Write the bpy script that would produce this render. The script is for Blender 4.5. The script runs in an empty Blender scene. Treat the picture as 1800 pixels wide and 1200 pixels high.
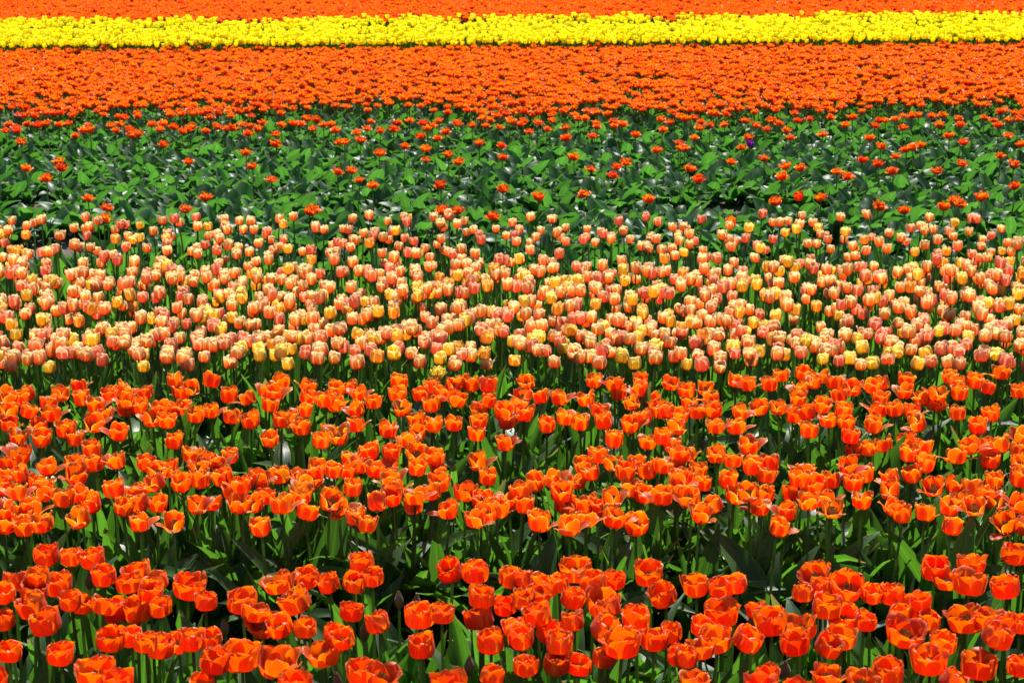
import bpy, math, random
import numpy as np
from mathutils import Vector, Matrix, Euler

random.seed(11)
RNG = np.random.default_rng(11)
R = math.radians
scene = bpy.context.scene
COL = scene.collection

# ------------------------------------------------------------------ camera
CAM_Z = 1.87
PITCH = math.atan(780 / 3000)
cam_data = bpy.data.cameras.new('camera')
cam = bpy.data.objects.new('camera', cam_data)
COL.objects.link(cam)
cam.location = (0, 0, CAM_Z)
cam.rotation_euler = (math.pi / 2 - PITCH, 0, 0)
cam_data.sensor_width = 36.0
cam_data.lens = 60.0
cam_data.clip_start = 0.05
cam_data.clip_end = 5000.0
cam_data.dof.use_dof = True
cam_data.dof.focus_distance = 5.2
cam_data.dof.aperture_fstop = 14.0
scene.camera = cam

# ------------------------------------------------------------------ sky and sun
SUN_EL, SUN_AZ = R(52), R(9)
world = bpy.data.worlds.new('World')
scene.world = world
world.use_nodes = True
wn = world.node_tree
wn.nodes.clear()
sky = wn.nodes.new('ShaderNodeTexSky')
sky.sky_type = 'NISHITA'
sky.sun_disc = False
sky.sun_elevation = SUN_EL
sky.sun_rotation = SUN_AZ
bg = wn.nodes.new('ShaderNodeBackground')
bg.inputs['Strength'].default_value = 0.072
wo = wn.nodes.new('ShaderNodeOutputWorld')
wn.links.new(sky.outputs[0], bg.inputs['Color'])
wn.links.new(bg.outputs[0], wo.inputs['Surface'])

sun_data = bpy.data.lights.new('sun', 'SUN')
sun_data.energy = 5.0
sun_data.angle = R(0.5)
sun_data.color = (1.0, 0.96, 0.90)
sun = bpy.data.objects.new('sun', sun_data)
COL.objects.link(sun)
sdir = Vector((math.sin(SUN_AZ) * math.cos(SUN_EL), math.cos(SUN_AZ) * math.cos(SUN_EL), math.sin(SUN_EL)))
sun.rotation_euler = sdir.to_track_quat('Z', 'Y').to_euler()
sun.location = (2, 12, 16)

# ------------------------------------------------------------------ exposure
scene.view_settings.view_transform = 'Standard'
scene.view_settings.look = 'None'
scene.view_settings.exposure = 0.85
scene.view_settings.gamma = 1.0
scene.view_settings.use_curve_mapping = False
scene.render.engine = 'CYCLES'
scene.cycles.max_bounces = 4
scene.cycles.diffuse_bounces = 3
scene.cycles.transmission_bounces = 4

# ------------------------------------------------------------------ materials
class NT:
    """small helper to write node trees"""
    def __init__(self, name):
        self.m = bpy.data.materials.new(name)
        self.m.use_nodes = True
        self.t = self.m.node_tree
        self.t.nodes.clear()
        self.out = self.t.nodes.new('ShaderNodeOutputMaterial')
    def n(self, kind, **kw):
        o = self.t.nodes.new(kind)
        for k, v in kw.items():
            setattr(o, k, v)
        return o
    def link(self, a, b):
        self.t.links.new(a, b)
    def put(self, sock, v):
        if hasattr(v, 'is_output'):
            self.link(v, sock)
        else:
            sock.default_value = v
    def math(self, op, a, b=0.0, clamp=False):
        o = self.n('ShaderNodeMath', operation=op, use_clamp=clamp)
        self.put(o.inputs[0], a)
        self.put(o.inputs[1], b)
        return o.outputs[0]
    def attr(self, name):
        o = self.n('ShaderNodeAttribute', attribute_name=name)
        return o.outputs['Fac']
    def mix(self, f, a, b, blend='MIX'):
        o = self.n('ShaderNodeMix', data_type='RGBA', blend_type=blend)
        self.put(o.inputs[0], f)
        self.put(o.inputs[6], a if hasattr(a, 'is_output') else (*a, 1))
        self.put(o.inputs[7], b if hasattr(b, 'is_output') else (*b, 1))
        return o.outputs[2]
    def ramp(self, f, lo, hi):
        o = self.n('ShaderNodeMapRange', interpolation_type='SMOOTHSTEP')
        self.put(o.inputs['Value'], f)
        o.inputs['From Min'].default_value = lo
        o.inputs['From Max'].default_value = hi
        return o.outputs['Result']
    def noise(self, vec, scale, detail=2.0, rough=0.5):
        o = self.n('ShaderNodeTexNoise')
        if vec is not None:
            self.link(vec, o.inputs['Vector'])
        o.inputs['Scale'].default_value = scale
        o.inputs['Detail'].default_value = detail
        o.inputs['Roughness'].default_value = rough
        return o.outputs['Fac']
    def rnd(self, channel=0):
        """0..1, the same over one whole plant: object colour for single plants, vertex attribute in a mass"""
        oi = self.n('ShaderNodeObjectInfo')
        sp = self.n('ShaderNodeSeparateColor')
        self.link(oi.outputs['Color'], sp.inputs[0])
        s = self.math('ADD', self.attr('rnd'), sp.outputs[channel])
        if channel:
            s = self.math('MULTIPLY', s, 3.71 + channel)
        return self.math('FRACT', s)
    def coords(self):
        return self.n('ShaderNodeTexCoord').outputs['Object']

def petal_material(name, body, edge, base, tip, alt, alt_from=0.7, trans=0.6, rough=0.42, edge_lo=0.35, edge_hi=1.0,
                   stripe=None, tip_lo=.6, trans_sat=1.25, margin=None, base_hi=.28, alt_amt=.75):
    t = NT(name)
    u = t.math('ABSOLUTE', t.attr('pu'))
    v = t.attr('pv')
    r = t.rnd(0)
    ob = t.coords()
    uv = t.n('ShaderNodeCombineXYZ')
    t.link(t.math('MULTIPLY', t.attr('pu'), 5.0), uv.inputs[0])
    t.link(t.math('MULTIPLY', v, 1.1), uv.inputs[1])
    t.link(t.math('MULTIPLY', r, 40.0), uv.inputs[2])
    streak = t.noise(uv.outputs[0], 2.2, 3.0, 0.6)
    m = t.math('ADD', u, t.math('MULTIPLY', t.math('SUBTRACT', streak, 0.5), 0.7))
    c = t.mix(t.ramp(m, edge_lo, edge_hi), body, edge)
    c = t.mix(t.math('MULTIPLY', t.ramp(t.math('ADD', v, t.math('MULTIPLY', t.math('SUBTRACT', streak, .5), .3)), tip_lo, 1.0), 0.8), c, tip)
    if stripe:
        c = t.mix(t.math('MULTIPLY', t.math('SUBTRACT', 1.0, t.ramp(u, 0.02, 0.14)), t.ramp(v, .25, .6)), c, stripe)
    c = t.mix(t.math('SUBTRACT', 1.0, t.ramp(v, 0.0, base_hi)), c, base)
    c = t.mix(t.math('MULTIPLY', t.ramp(r, alt_from, 1.0), alt_amt), c, alt)
    if margin:
        c = t.mix(t.math('MULTIPLY', t.math('MAXIMUM', t.ramp(u, .80, 1.0), t.ramp(v, .93, 1.0)), .65), c, margin)
    hsv = t.n('ShaderNodeHueSaturation')
    t.link(c, hsv.inputs['Color'])
    t.link(t.math('ADD', t.math('ADD', 0.70, t.math('MULTIPLY', t.rnd(1), 0.22)), t.math('MULTIPLY', t.ramp(streak, .25, .75), .22)), hsv.inputs['Value'])
    oi = t.n('ShaderNodeObjectInfo')
    t.link(t.math('ADD', 0.492, t.math('MULTIPLY', oi.outputs['Random'], 0.016)), hsv.inputs['Hue'])
    c = hsv.outputs[0]
    p = t.n('ShaderNodeBsdfPrincipled')
    t.link(c, p.inputs['Base Color'])
    p.inputs['Roughness'].default_value = rough
    p.inputs['Specular IOR Level'].default_value = 0.5
    p.inputs['Sheen Weight'].default_value = 0.22
    p.inputs['Sheen Roughness'].default_value = 0.35
    p.inputs['Sheen Tint'].default_value = (1.0, .80, .78, 1)
    bmp = t.n('ShaderNodeBump')
    bmp.inputs['Strength'].default_value = 0.35
    bmp.inputs['Distance'].default_value = 0.0015
    t.link(streak, bmp.inputs['Height'])
    t.link(bmp.outputs[0], p.inputs['Normal'])
    tr = t.n('ShaderNodeBsdfTranslucent')
    sat = t.n('ShaderNodeHueSaturation')
    sat.inputs['Saturation'].default_value = trans_sat
    sat.inputs['Value'].default_value = 1.12
    t.link(c, sat.inputs['Color'])
    t.link(sat.outputs[0], tr.inputs['Color'])
    mx = t.n('ShaderNodeMixShader')
    mx.inputs[0].default_value = trans
    t.link(p.outputs[0], mx.inputs[1])
    t.link(tr.outputs[0], mx.inputs[2])
    t.link(mx.outputs[0], t.out.inputs['Surface'])
    return t.m

def leaf_material(name, c1, c2, tcol, trans=0.42, rough=0.36, spec=0.55):
    t = NT(name)
    u, v = t.attr('pu'), t.attr('pv')
    ob = t.coords()
    r = t.rnd(0)
    oi = t.n('ShaderNodeObjectInfo')
    r2 = t.math('FRACT', t.math('ADD', oi.outputs['Random'], t.math('MULTIPLY', t.attr('rnd'), 7.3)))
    uv = t.n('ShaderNodeCombineXYZ')
    t.link(t.math('MULTIPLY', u, 9.0), uv.inputs[0])
    t.link(t.math('MULTIPLY', v, 1.2), uv.inputs[1])
    t.link(t.math('MULTIPLY', r2, 30.0), uv.inputs[2])
    vein = t.noise(uv.outputs[0], 1.6, 3.0, 0.6)
    blot = t.noise(ob, 22.0, 3.0, 0.6)
    c = t.mix(t.ramp(t.math('ADD', t.math('MULTIPLY', vein, .6), t.math('MULTIPLY', blot, .4)), .3, .7), c1, c2)
    au = t.math('ABSOLUTE', u)
    c = t.mix(t.math('MULTIPLY', t.ramp(au, .88, 1.0), .55), c, (.20, .24, .13))
    dry = t.math('MULTIPLY', t.ramp(t.math('ADD', v, t.math('MULTIPLY', blot, .25)), 1.02, 1.15), t.ramp(r2, .55, .8))
    c = t.mix(dry, c, (.22, .16, .07))
    hsv = t.n('ShaderNodeHueSaturation')
    t.link(c, hsv.inputs['Color'])
    t.link(t.math('ADD', .7, t.math('MULTIPLY', r2, .6)), hsv.inputs['Value'])
    t.link(t.math('ADD', .485, t.math('MULTIPLY', r, .03)), hsv.inputs['Hue'])
    p = t.n('ShaderNodeBsdfPrincipled')
    t.link(hsv.outputs[0], p.inputs['Base Color'])
    t.link(t.math('ADD', rough - .06, t.math('MULTIPLY', blot, .16)), p.inputs['Roughness'])
    p.inputs['Specular IOR Level'].default_value = spec
    bmp = t.n('ShaderNodeBump')
    bmp.inputs['Strength'].default_value = 0.5
    bmp.inputs['Distance'].default_value = 0.0015
    t.link(vein, bmp.inputs['Height'])
    t.link(bmp.outputs[0], p.inputs['Normal'])
    tr = t.n('ShaderNodeBsdfTranslucent')
    tc = t.mix(t.ramp(vein, .3, .7), tuple(x * .52 for x in tcol), tcol)
    tc = t.mix(t.math('MULTIPLY', t.math('SUBTRACT', 1.0, t.ramp(au, .03, .16)), .5), tc, tuple(x * 1.25 for x in tcol))
    tc = t.mix(dry, tc, (.25, .16, .06))
    h2 = t.n('ShaderNodeHueSaturation')
    t.link(tc, h2.inputs['Color'])
    t.link(t.math('ADD', .65, t.math('MULTIPLY', r2, .6)), h2.inputs['Value'])
    t.link(h2.outputs[0], tr.inputs['Color'])
    mx = t.n('ShaderNodeMixShader')
    mx.inputs[0].default_value = trans
    t.link(p.outputs[0], mx.inputs[1])
    t.link(tr.outputs[0], mx.inputs[2])
    t.link(mx.outputs[0], t.out.inputs['Surface'])
    return t.m

def plain_material(name, c1, c2, scale=60.0, rough=.6, spec=.3):
    t = NT(name)
    ob = t.coords()
    f = t.noise(ob, scale, 4.0, .6)
    c = t.mix(t.ramp(f, .3, .7), c1, c2)
    p = t.n('ShaderNodeBsdfPrincipled')
    t.link(c, p.inputs['Base Color'])
    p.inputs['Roughness'].default_value = rough
    p.inputs['Specular IOR Level'].default_value = spec
    t.link(p.outputs[0], t.out.inputs['Surface'])
    return t.m

def soil_material():
    t = NT('sandy_soil')
    ob = t.coords()
    a = t.noise(ob, 3.0, 6.0, .65)
    b = t.noise(ob, 60.0, 5.0, .7)
    d = t.noise(ob, 300.0, 3.0, .6)
    c = t.mix(t.ramp(a, .3, .7), (.13, .10, .075), (.23, .19, .145))
    c = t.mix(t.ramp(b, .35, .75), c, (.09, .068, .05))
    c = t.mix(t.ramp(d, .62, .8), c, (.36, .31, .24))
    p = t.n('ShaderNodeBsdfPrincipled')
    t.link(c, p.inputs['Base Color'])
    p.inputs['Roughness'].default_value = .95
    p.inputs['Specular IOR Level'].default_value = .15
    bmp = t.n('ShaderNodeBump')
    bmp.inputs['Strength'].default_value = .9
    bmp.inputs['Distance'].default_value = .02
    t.link(t.math('ADD', b, t.math('MULTIPLY', d, .35)), bmp.inputs['Height'])
    t.link(bmp.outputs[0], p.inputs['Normal'])
    t.link(p.outputs[0], t.out.inputs['Surface'])
    return t.m

M = {}
M['red'] = petal_material('red_orange_petal', (.89, .105, .008), (.96, .25, .015), (.86, .24, .02), (.94, .14, .016), (.88, .070, .010), .70, trans=.60, trans_sat=1.05, margin=(.95, .26, .07))  # margin: pale highlight along the petal rims, put into the colour
M['darkred'] = petal_material('scarlet_petal', (.74, .022, .006), (.80, .035, .008), (.6, .03, .01), (.78, .025, .008), (.7, .018, .006), .6, trans=.6)
M['orange'] = petal_material('orange_petal', (.92, .112, .007), (.97, .32, .026), (.88, .22, .02), (.95, .20, .014), (.90, .080, .007), .70, trans=.62, edge_lo=.45, edge_hi=1.05, trans_sat=1.05, margin=(.97, .55, .16))
M['pink'] = petal_material('flamed_petal', (.92, .33, .15), (.98, .64, .19), (.92, .17, .025), (.98, .78, .44), (.89, .26, .20), .45, trans=.60,
                           edge_lo=.25, edge_hi=.85, stripe=(.98, .62, .22), tip_lo=.48, trans_sat=1.10, base_hi=.72, margin=(.98, .86, .62))
M['peachyellow'] = petal_material('yellow_flamed_petal', (.95, .50, .05), (.98, .72, .09), (.92, .30, .02), (.98, .78, .24), (.95, .42, .08), .6, trans=.60,
                                  edge_lo=.1, edge_hi=.7, tip_lo=.45, trans_sat=1.05, base_hi=.45, margin=(.98, .86, .48))
M['double'] = petal_material('double_orange_petal', (.94, .125, .007), (.98, .23, .011), (.88, .095, .008), (.97, .21, .013), (.92, .08, .007), .65, trans=.62, trans_sat=1.05)
M['yellow'] = petal_material('yellow_petal', (.95, .80, .012), (.98, .87, .03), (.90, .66, .01), (.98, .88, .06), (.93, .70, .010), .6, trans=.55, trans_sat=1.03)
M['paleyellow'] = petal_material('pale_yellow_petal', (.92, .60, .10), (.95, .68, .18), (.8, .5, .08), (.95, .72, .25), (.9, .5, .08), .8, trans=.5)
M['purple'] = petal_material('purple_petal', (.16, .02, .22), (.25, .04, .32), (.1, .02, .14), (.22, .03, .28), (.15, .02, .2), .8, trans=.5)
M['bud'] = petal_material('bud_petal', (.17, .10, .055), (.20, .15, .06), (.09, .12, .03), (.22, .09, .04), (.15, .13, .05), .6, trans=.3, rough=.5)
M['leaf'] = leaf_material('tulip_leaf', (.034, .094, .021), (.056, .136, .037), (.115, .345, .020), trans=.50, rough=.37, spec=.48)
M['glaucous'] = leaf_material('grey_green_leaf', (.032, .108, .028), (.054, .152, .046), (.088, .300, .028), trans=.50, rough=.40, spec=.36)
M['stem'] = leaf_material('tulip_stem', (.085, .150, .045), (.12, .19, .06), (.22, .40, .05), trans=.42, rough=.45, spec=.35)
M['pistil'] = plain_material('pistil', (.45, .42, .10), (.05, .04, .03), 90.0)
M['soil'] = soil_material()
M['clod'] = plain_material('dry_clod', (.13, .10, .075), (.30, .25, .19), 40.0, .95, .1)

# ------------------------------------------------------------------ shape arrays: (verts, quads, pu, pv, material slot per quad)
class Shape:
    def __init__(self, v, q, pu, pv, mi=0):
        self.v = np.asarray(v, dtype=np.float64).reshape(-1, 3)
        self.q = np.asarray(q, dtype=np.int64).reshape(-1, 4)
        self.pu = np.asarray(pu, dtype=np.float64).ravel()
        self.pv = np.asarray(pv, dtype=np.float64).ravel()
        self.mi = np.full(len(self.q), mi, dtype=np.int64) if np.isscalar(mi) else np.asarray(mi)
    def moved(self, mat=None, slot=None):
        v = self.v
        if mat is not None:
            a = np.array(mat)
            v = v @ a[:3, :3].T + a[:3, 3]
        return Shape(v, self.q, self.pu, self.pv, self.mi if slot is None else slot)

def joined(shapes):
    off, vs, qs, us, ps, ms = 0, [], [], [], [], []
    for s in shapes:
        vs.append(s.v); qs.append(s.q + off); us.append(s.pu); ps.append(s.pv); ms.append(s.mi)
        off += len(s.v)
    return Shape(np.vstack(vs), np.vstack(qs), np.hstack(us), np.hstack(ps), np.hstack(ms))

def to_mesh(name, s, mats, rnd=None):
    me = bpy.data.meshes.new(name)
    nv, nq = len(s.v), len(s.q)
    me.vertices.add(nv)
    me.vertices.foreach_set('co', s.v.astype(np.float32).ravel())
    me.loops.add(nq * 4)
    me.polygons.add(nq)
    me.loops.foreach_set('vertex_index', s.q.astype(np.int32).ravel())
    me.polygons.foreach_set('loop_start', np.arange(0, nq * 4, 4, dtype=np.int32))
    me.polygons.foreach_set('material_index', s.mi.astype(np.int32))
    me.polygons.foreach_set('use_smooth', np.ones(nq, dtype=bool))
    for nm, arr in (('pu', s.pu), ('pv', s.pv), ('rnd', rnd)):
        if arr is not None:
            at = me.attributes.new(nm, 'FLOAT', 'POINT')
            at.data.foreach_set('value', np.asarray(arr, dtype=np.float32))
    for m in mats:
        me.materials.append(m)
    me.update(calc_edges=True)
    return me

def grid_quads(nt, ns):
    i, j = np.meshgrid(np.arange(nt - 1), np.arange(ns - 1), indexing='ij')
    a = (i * ns + j).ravel()
    return np.stack([a, a + 1, a + ns + 1, a + ns], axis=1)

def petal(height, radius, half, end, tipp=2.2, ruffle=0.0, curl=0.0, start=4.0, nt=9, ns=6, seed=0, inset=1.0, bend=0.0, kn=.5, lipp=1.25):
    """one tulip petal standing off the flower's axis towards +X; end = direction of the tip in degrees above the horizontal
    (>90 closes inward); bend tips the whole petal outward"""
    rg = np.random.default_rng(seed)
    tf = np.linspace(0, 1, 61)
    th = np.where(tf < kn, start + (88 - start) * np.sin(np.clip(tf / kn, 0, 1) * np.pi / 2) ** 1.1,
                  88 + (end - 88) * np.clip((tf - kn) / (1 - kn), 0, 1) ** lipp)
    th = np.radians(th)
    r = np.concatenate([[0], np.cumsum(np.cos(th))[:-1]])
    z = np.concatenate([[0], np.cumsum(np.sin(th))[:-1]])
    k = height / z.max()
    z = z * k
    # the belly radius is matched at the knee, the lip keeps its own lean
    rk = r[int(kn * 60)] * k
    r = np.where(tf <= kn, r * k * (radius - .004) / max(rk, 1e-6), (radius - .004) + (r * k - rk))
    r = (r + .004) * inset
    t = 1 - (1 - np.linspace(0, 1, nt)) ** 1.55
    rr, zz = np.interp(t, tf, r), np.interp(t, tf, z)
    wm = 0.56
    w = np.where(t < wm, .30 + .70 * np.sqrt(np.clip(1 - ((wm - t) / wm) ** 2, 0, 1)),
                 np.sqrt(np.clip(1 - ((t - wm) / (1 - wm)) ** tipp, 0, 1)))
    w = np.maximum(w, 0.10) * half
    s = np.linspace(-1, 1, ns)
    T, S = np.meshgrid(t, s, indexing='ij')
    RR, ZZ, W = rr[:, None] + 0 * S, zz[:, None] + 0 * S, w[:, None] + 0 * S
    rho = np.maximum(RR * 1.05, .012)
    ph = S * W / rho
    lat = rho * np.sin(ph)
    rad = RR - rho * (1 - np.cos(ph)) * (1.0 - .15 * curl)
    p1, p2, p3 = rg.uniform(0, 6.28, 3)
    wob = ruffle * T ** 3
    rad = rad + wob * np.sin(S * 3.4 + p1) + curl * .006 * (S ** 2) * T
    zz2 = ZZ + wob * .8 * np.sin(S * 4.6 + p2) + wob * .45 * np.sin(S * 8.3 + p3) - (1 - np.cos(ph)) * .002
    rad = rad - .0012 * np.exp(-(S / .18) ** 2) * np.sin(np.pi * T)
    if bend:
        b = math.radians(bend)
        x0, z0 = rad - .004, zz2
        fac = T ** .8
        ang = b * fac
        rad, zz2 = .004 + x0 * np.cos(ang) + z0 * np.sin(ang), -x0 * np.sin(ang) * .4 + z0 * np.cos(ang)
    v = np.stack([rad, lat, zz2], axis=-1).reshape(-1, 3)
    return Shape(v, grid_quads(nt, ns), S, T)

def leaf(length, width, lean, bend, fold=.35, twist=0.0, wave=0.0, nt=8, ns=5, seed=0, wm=.42, blunt=.85):
    """one strap-like leaf rising from the origin and arching towards +X"""
    rg = np.random.default_rng(seed)
    t = np.linspace(0, 1, nt)
    ang = np.radians(lean + bend * t ** 1.5)
    ds = length / (nt - 1)
    am = (ang[:-1] + ang[1:]) / 2
    x = np.concatenate([[0], np.cumsum(np.sin(am))]) * ds
    z = np.concatenate([[0], np.cumsum(np.cos(am))]) * ds
    w = np.where(t < wm, .38 + .62 * np.sin(t / wm * np.pi / 2), np.cos((t - wm) / (1 - wm) * np.pi / 2) ** blunt)
    w = np.maximum(w, .03) * width / 2
    s = np.linspace(-1, 1, ns)
    T, S = np.meshgrid(t, s, indexing='ij')
    A = ang[:, None] + 0 * S
    W = w[:, None]
    f = fold * (1 - .5 * T) + .9 * np.clip(.18 - T, 0, 1) / .18
    up = np.abs(S) ** 1.4 * W * np.sin(np.clip(f, 0, 1.3)) * 1.0
    lat = S * W * np.cos(np.clip(f, 0, 1.2) * .75)
    ph = rg.uniform(0, 6.28)
    up = up + wave * np.sin(T * 9 + ph + S * 1.2) * np.abs(S) * (T * (1.15 - T) * 3)
    tw = twist * T
    l2 = lat * np.cos(tw) - up * np.sin(tw)
    u2 = lat * np.sin(tw) + up * np.cos(tw)
    # leaf normal faces the axis (upper side)
    vx = x[:, None] - np.cos(A) * u2
    vz = z[:, None] + np.sin(A) * u2
    v = np.stack([vx, l2, vz], axis=-1).reshape(-1, 3)
    return Shape(v, grid_quads(nt, ns), S, T)

def tube(pts, radii, n=6):
    pts = np.asarray(pts, float)
    a = np.linspace(0, 2 * np.pi, n, endpoint=False)
    vs, pv = [], []
    for i, (p, r) in enumerate(zip(pts, radii)):
        vs.append(np.stack([p[0] + r * np.cos(a), p[1] + r * np.sin(a), p[2] + 0 * a], axis=1))
        pv.append(np.full(n, i / (len(pts) - 1) * .8))
    q = []
    for i in range(len(pts) - 1):
        for j in range(n):
            k = (j + 1) % n
            q.append((i * n + j, i * n + k, (i + 1) * n + k, (i + 1) * n + j))
    return Shape(np.vstack(vs), q, np.zeros(len(pts) * n), np.hstack(pv))

def stem_shape(tx, ty, n=6, rows=5):
    """unit-high stem whose top stands (tx, ty) beside its foot"""
    t = np.linspace(0, 1, rows)
    pts = np.stack([tx * t ** 2, ty * t ** 2, -.04 + 1.04 * t], axis=1)
    return tube(pts, np.interp(t, [0, 1], [.0048, .0032]), n)

def flower_core():
    """swollen stem end, pistil and six stamens"""
    parts = [tube([(0, 0, -.004), (0, 0, .001), (0, 0, .006), (0, 0, .022), (0, 0, .027)], [.0035, .006, .0045, .004, .0055], 6)]
    for k in range(6):
        a = k * math.pi / 3 + .3
        c, s = math.cos(a), math.sin(a)
        parts.append(tube([(.004 * c, .004 * s, .002), (.009 * c, .009 * s, .012), (.010 * c, .010 * s, .026)], [.001, .001, .0019], 4))
    return joined(parts)

def bud_shape(h=.050, r=.0135, seed=0):
    rg = np.random.default_rng(seed)
    t = np.linspace(0, 1, 9)
    prof = np.sin(np.pi * (t * .93 + .05)) ** .8 * (1 - .25 * t)
    n = 15
    a = np.linspace(0, 2 * np.pi, n, endpoint=False)
    T, A = np.meshgrid(t, a, indexing='ij')
    rad = r * prof[:, None] * (1 + .13 * np.cos(3 * A + 1.2 * T) + .04 * np.cos(6 * A))
    v = np.stack([rad * np.cos(A), rad * np.sin(A), T * h + .004 * np.cos(3 * A) * T ** 4], axis=-1).reshape(-1, 3)
    q = []
    for i in range(8):
        for j in range(n):
            k = (j + 1) % n
            q.append((i * n + j, i * n + k, (i + 1) * n + k, (i + 1) * n + j))
    return Shape(v, q, np.cos(3 * A) * .5 + .5, T)

def double_flower(seed, nt=4, ns=3, scale=1.0):
    """ruffled double tulip: three whorls of petals, all in one head"""
    rg = np.random.default_rng(seed)
    sh = []
    for n, end, rad, h, half, bend in ((7, 80, .021, .036, .021, 22), (6, 88, .017, .042, .019, 8), (5, 102, .011, .043, .016, 0)):
        a0 = rg.uniform(0, 6.28)
        for k in range(n):
            p = petal(h * rg.uniform(.85, 1.12), rad, half * rg.uniform(.85, 1.1), end, 2.0, .006, .8, nt=nt, ns=ns,
                      seed=int(rg.integers(1e6)), bend=bend + rg.uniform(-12, 14))
            sh.append(p.moved(Matrix.Rotation(a0 + k * 2 * math.pi / n + rg.uniform(-.2, .2), 4, 'Z') @ Matrix.Scale(scale, 4)))
    return joined(sh)

def cup_flower(seed, h, rad, end, nt=4, ns=3, tipp=2.2, spread=8, ruffle=.002):
    """plain six-petalled tulip head in one mesh (for the far beds)"""
    rg = np.random.default_rng(seed)
    sh = []
    a0 = rg.uniform(0, 6.28)
    for k in range(6):
        p = petal(h * rg.uniform(.93, 1.05), rad, rad * 1.06, end + rg.uniform(-spread, spread), tipp, ruffle, .3, nt=nt, ns=ns,
                  seed=int(rg.integers(1e6)), inset=.90 if k % 2 else 1.0)
        sh.append(p.moved(Matrix.Rotation(a0 + k * math.pi / 3 + rg.uniform(-.08, .08), 4, 'Z')))
    return joined(sh)

# ------------------------------------------------------------------ objects
NOTES = []          # (object, words, pixel fractions) for the labels written at the end

def across_down(p):
    """where a point of the field stands in the picture, as fractions from the left and from the top"""
    y, z = p[1], p[2] - CAM_Z
    dep = y * math.cos(PITCH) - z * math.sin(PITCH)
    upv = y * math.sin(PITCH) + z * math.cos(PITCH)
    f = cam_data.lens / cam_data.sensor_width
    return .5 + p[0] / dep * f, .5 - upv / dep * f * 1.5

def new_obj(name, data, parent=None, loc=(0, 0, 0), rot=(0, 0, 0), scale=(1, 1, 1), color=None):
    o = bpy.data.objects.new(name, data)
    COL.objects.link(o)
    if parent is not None:
        o.parent = parent
    o.location = loc
    o.rotation_euler = rot
    o.scale = scale
    if color is not None:
        o.color = color
    return o

def note(o, words, cat, group, p):
    o['category'] = cat
    o['group'] = group
    NOTES.append((o, words, across_down(p)))

def stuff(name, variants, places, mats, label):
    """variants: plant shapes; places: (variant, x, y, z, rotz, tilt, tiltdir, scale, heightscale) - one joined mesh"""
    vs, qs, us, ps, ms, rs = [], [], [], [], [], []
    off = 0
    places = np.asarray(places, dtype=np.float64)
    for k, s in enumerate(variants):
        P = places[places[:, 0] == k]
        if not len(P):
            continue
        n, nv = len(P), len(s.v)
        c, sn = np.cos(P[:, 4])[:, None], np.sin(P[:, 4])[:, None]
        sc = P[:, 7][:, None]
        x, y, z = s.v[:, 0][None] * sc, s.v[:, 1][None] * sc, s.v[:, 2][None] * sc * P[:, 8][:, None]
        X, Y = x * c - y * sn, x * sn + y * c
        X = X + z * (P[:, 5] * np.cos(P[:, 6]))[:, None] + P[:, 1][:, None]
        Y = Y + z * (P[:, 5] * np.sin(P[:, 6]))[:, None] + P[:, 2][:, None]
        Z = z + P[:, 3][:, None]
        vs.append(np.stack([X, Y, Z], axis=-1).reshape(-1, 3))
        qs.append((s.q[None] + (np.arange(n) * nv)[:, None, None]).reshape(-1, 4) + off)
        us.append(np.tile(s.pu, n)); ps.append(np.tile(s.pv, n)); ms.append(np.tile(s.mi, n))
        rs.append(np.repeat(RNG.uniform(0, .999, n), nv))
        off += n * nv
    S = Shape(np.vstack(vs), np.vstack(qs), np.hstack(us), np.hstack(ps), np.hstack(ms))
    o = new_obj(name, to_mesh(name, S, mats, np.hstack(rs)))
    o['kind'] = 'stuff'
    o['label'] = label
    o['category'] = 'flowers'
    return o

# ------------------------------------------------------------------ ground
PATHS = [3.67, 5.20, 6.68, 8.12]        # wheel tracks between the beds, metres from the camera
def ground_z(x, y):
    z = .012 * np.sin(x * 7.1 + y * 3.3) * np.sin(y * 9.7 - x * 2.2) + .007 * np.sin(x * 23 + 1.3 * y) * np.sin(y * 31 + x * 3)
    for p in PATHS:
        z = z - .05 * np.exp(-((y - p) / .13) ** 2)
    far = np.clip((np.hypot(x, y - 10) - 22) / 10, 0, 1)
    return z * (1 - far)

def make_ground():
    xs = np.concatenate([[-2500, -600, -150, -60, -25], np.linspace(-12, 12, 260), [25, 60, 150, 600, 2500]])
    ys = np.concatenate([[-2500, -600, -100, -20, -4], np.linspace(0, 20, 300), [24, 30, 40, 70, 150, 600, 3000]])
    Y, X = np.meshgrid(ys, xs, indexing='ij')
    Z = ground_z(X, Y)
    s = Shape(np.stack([X, Y, Z], axis=-1).reshape(-1, 3), grid_quads(len(ys), len(xs)), X * 0, X * 0)
    o = new_obj('ground', to_mesh('ground', s, [M['soil']]))
    o['kind'] = 'structure'
make_ground()

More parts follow.
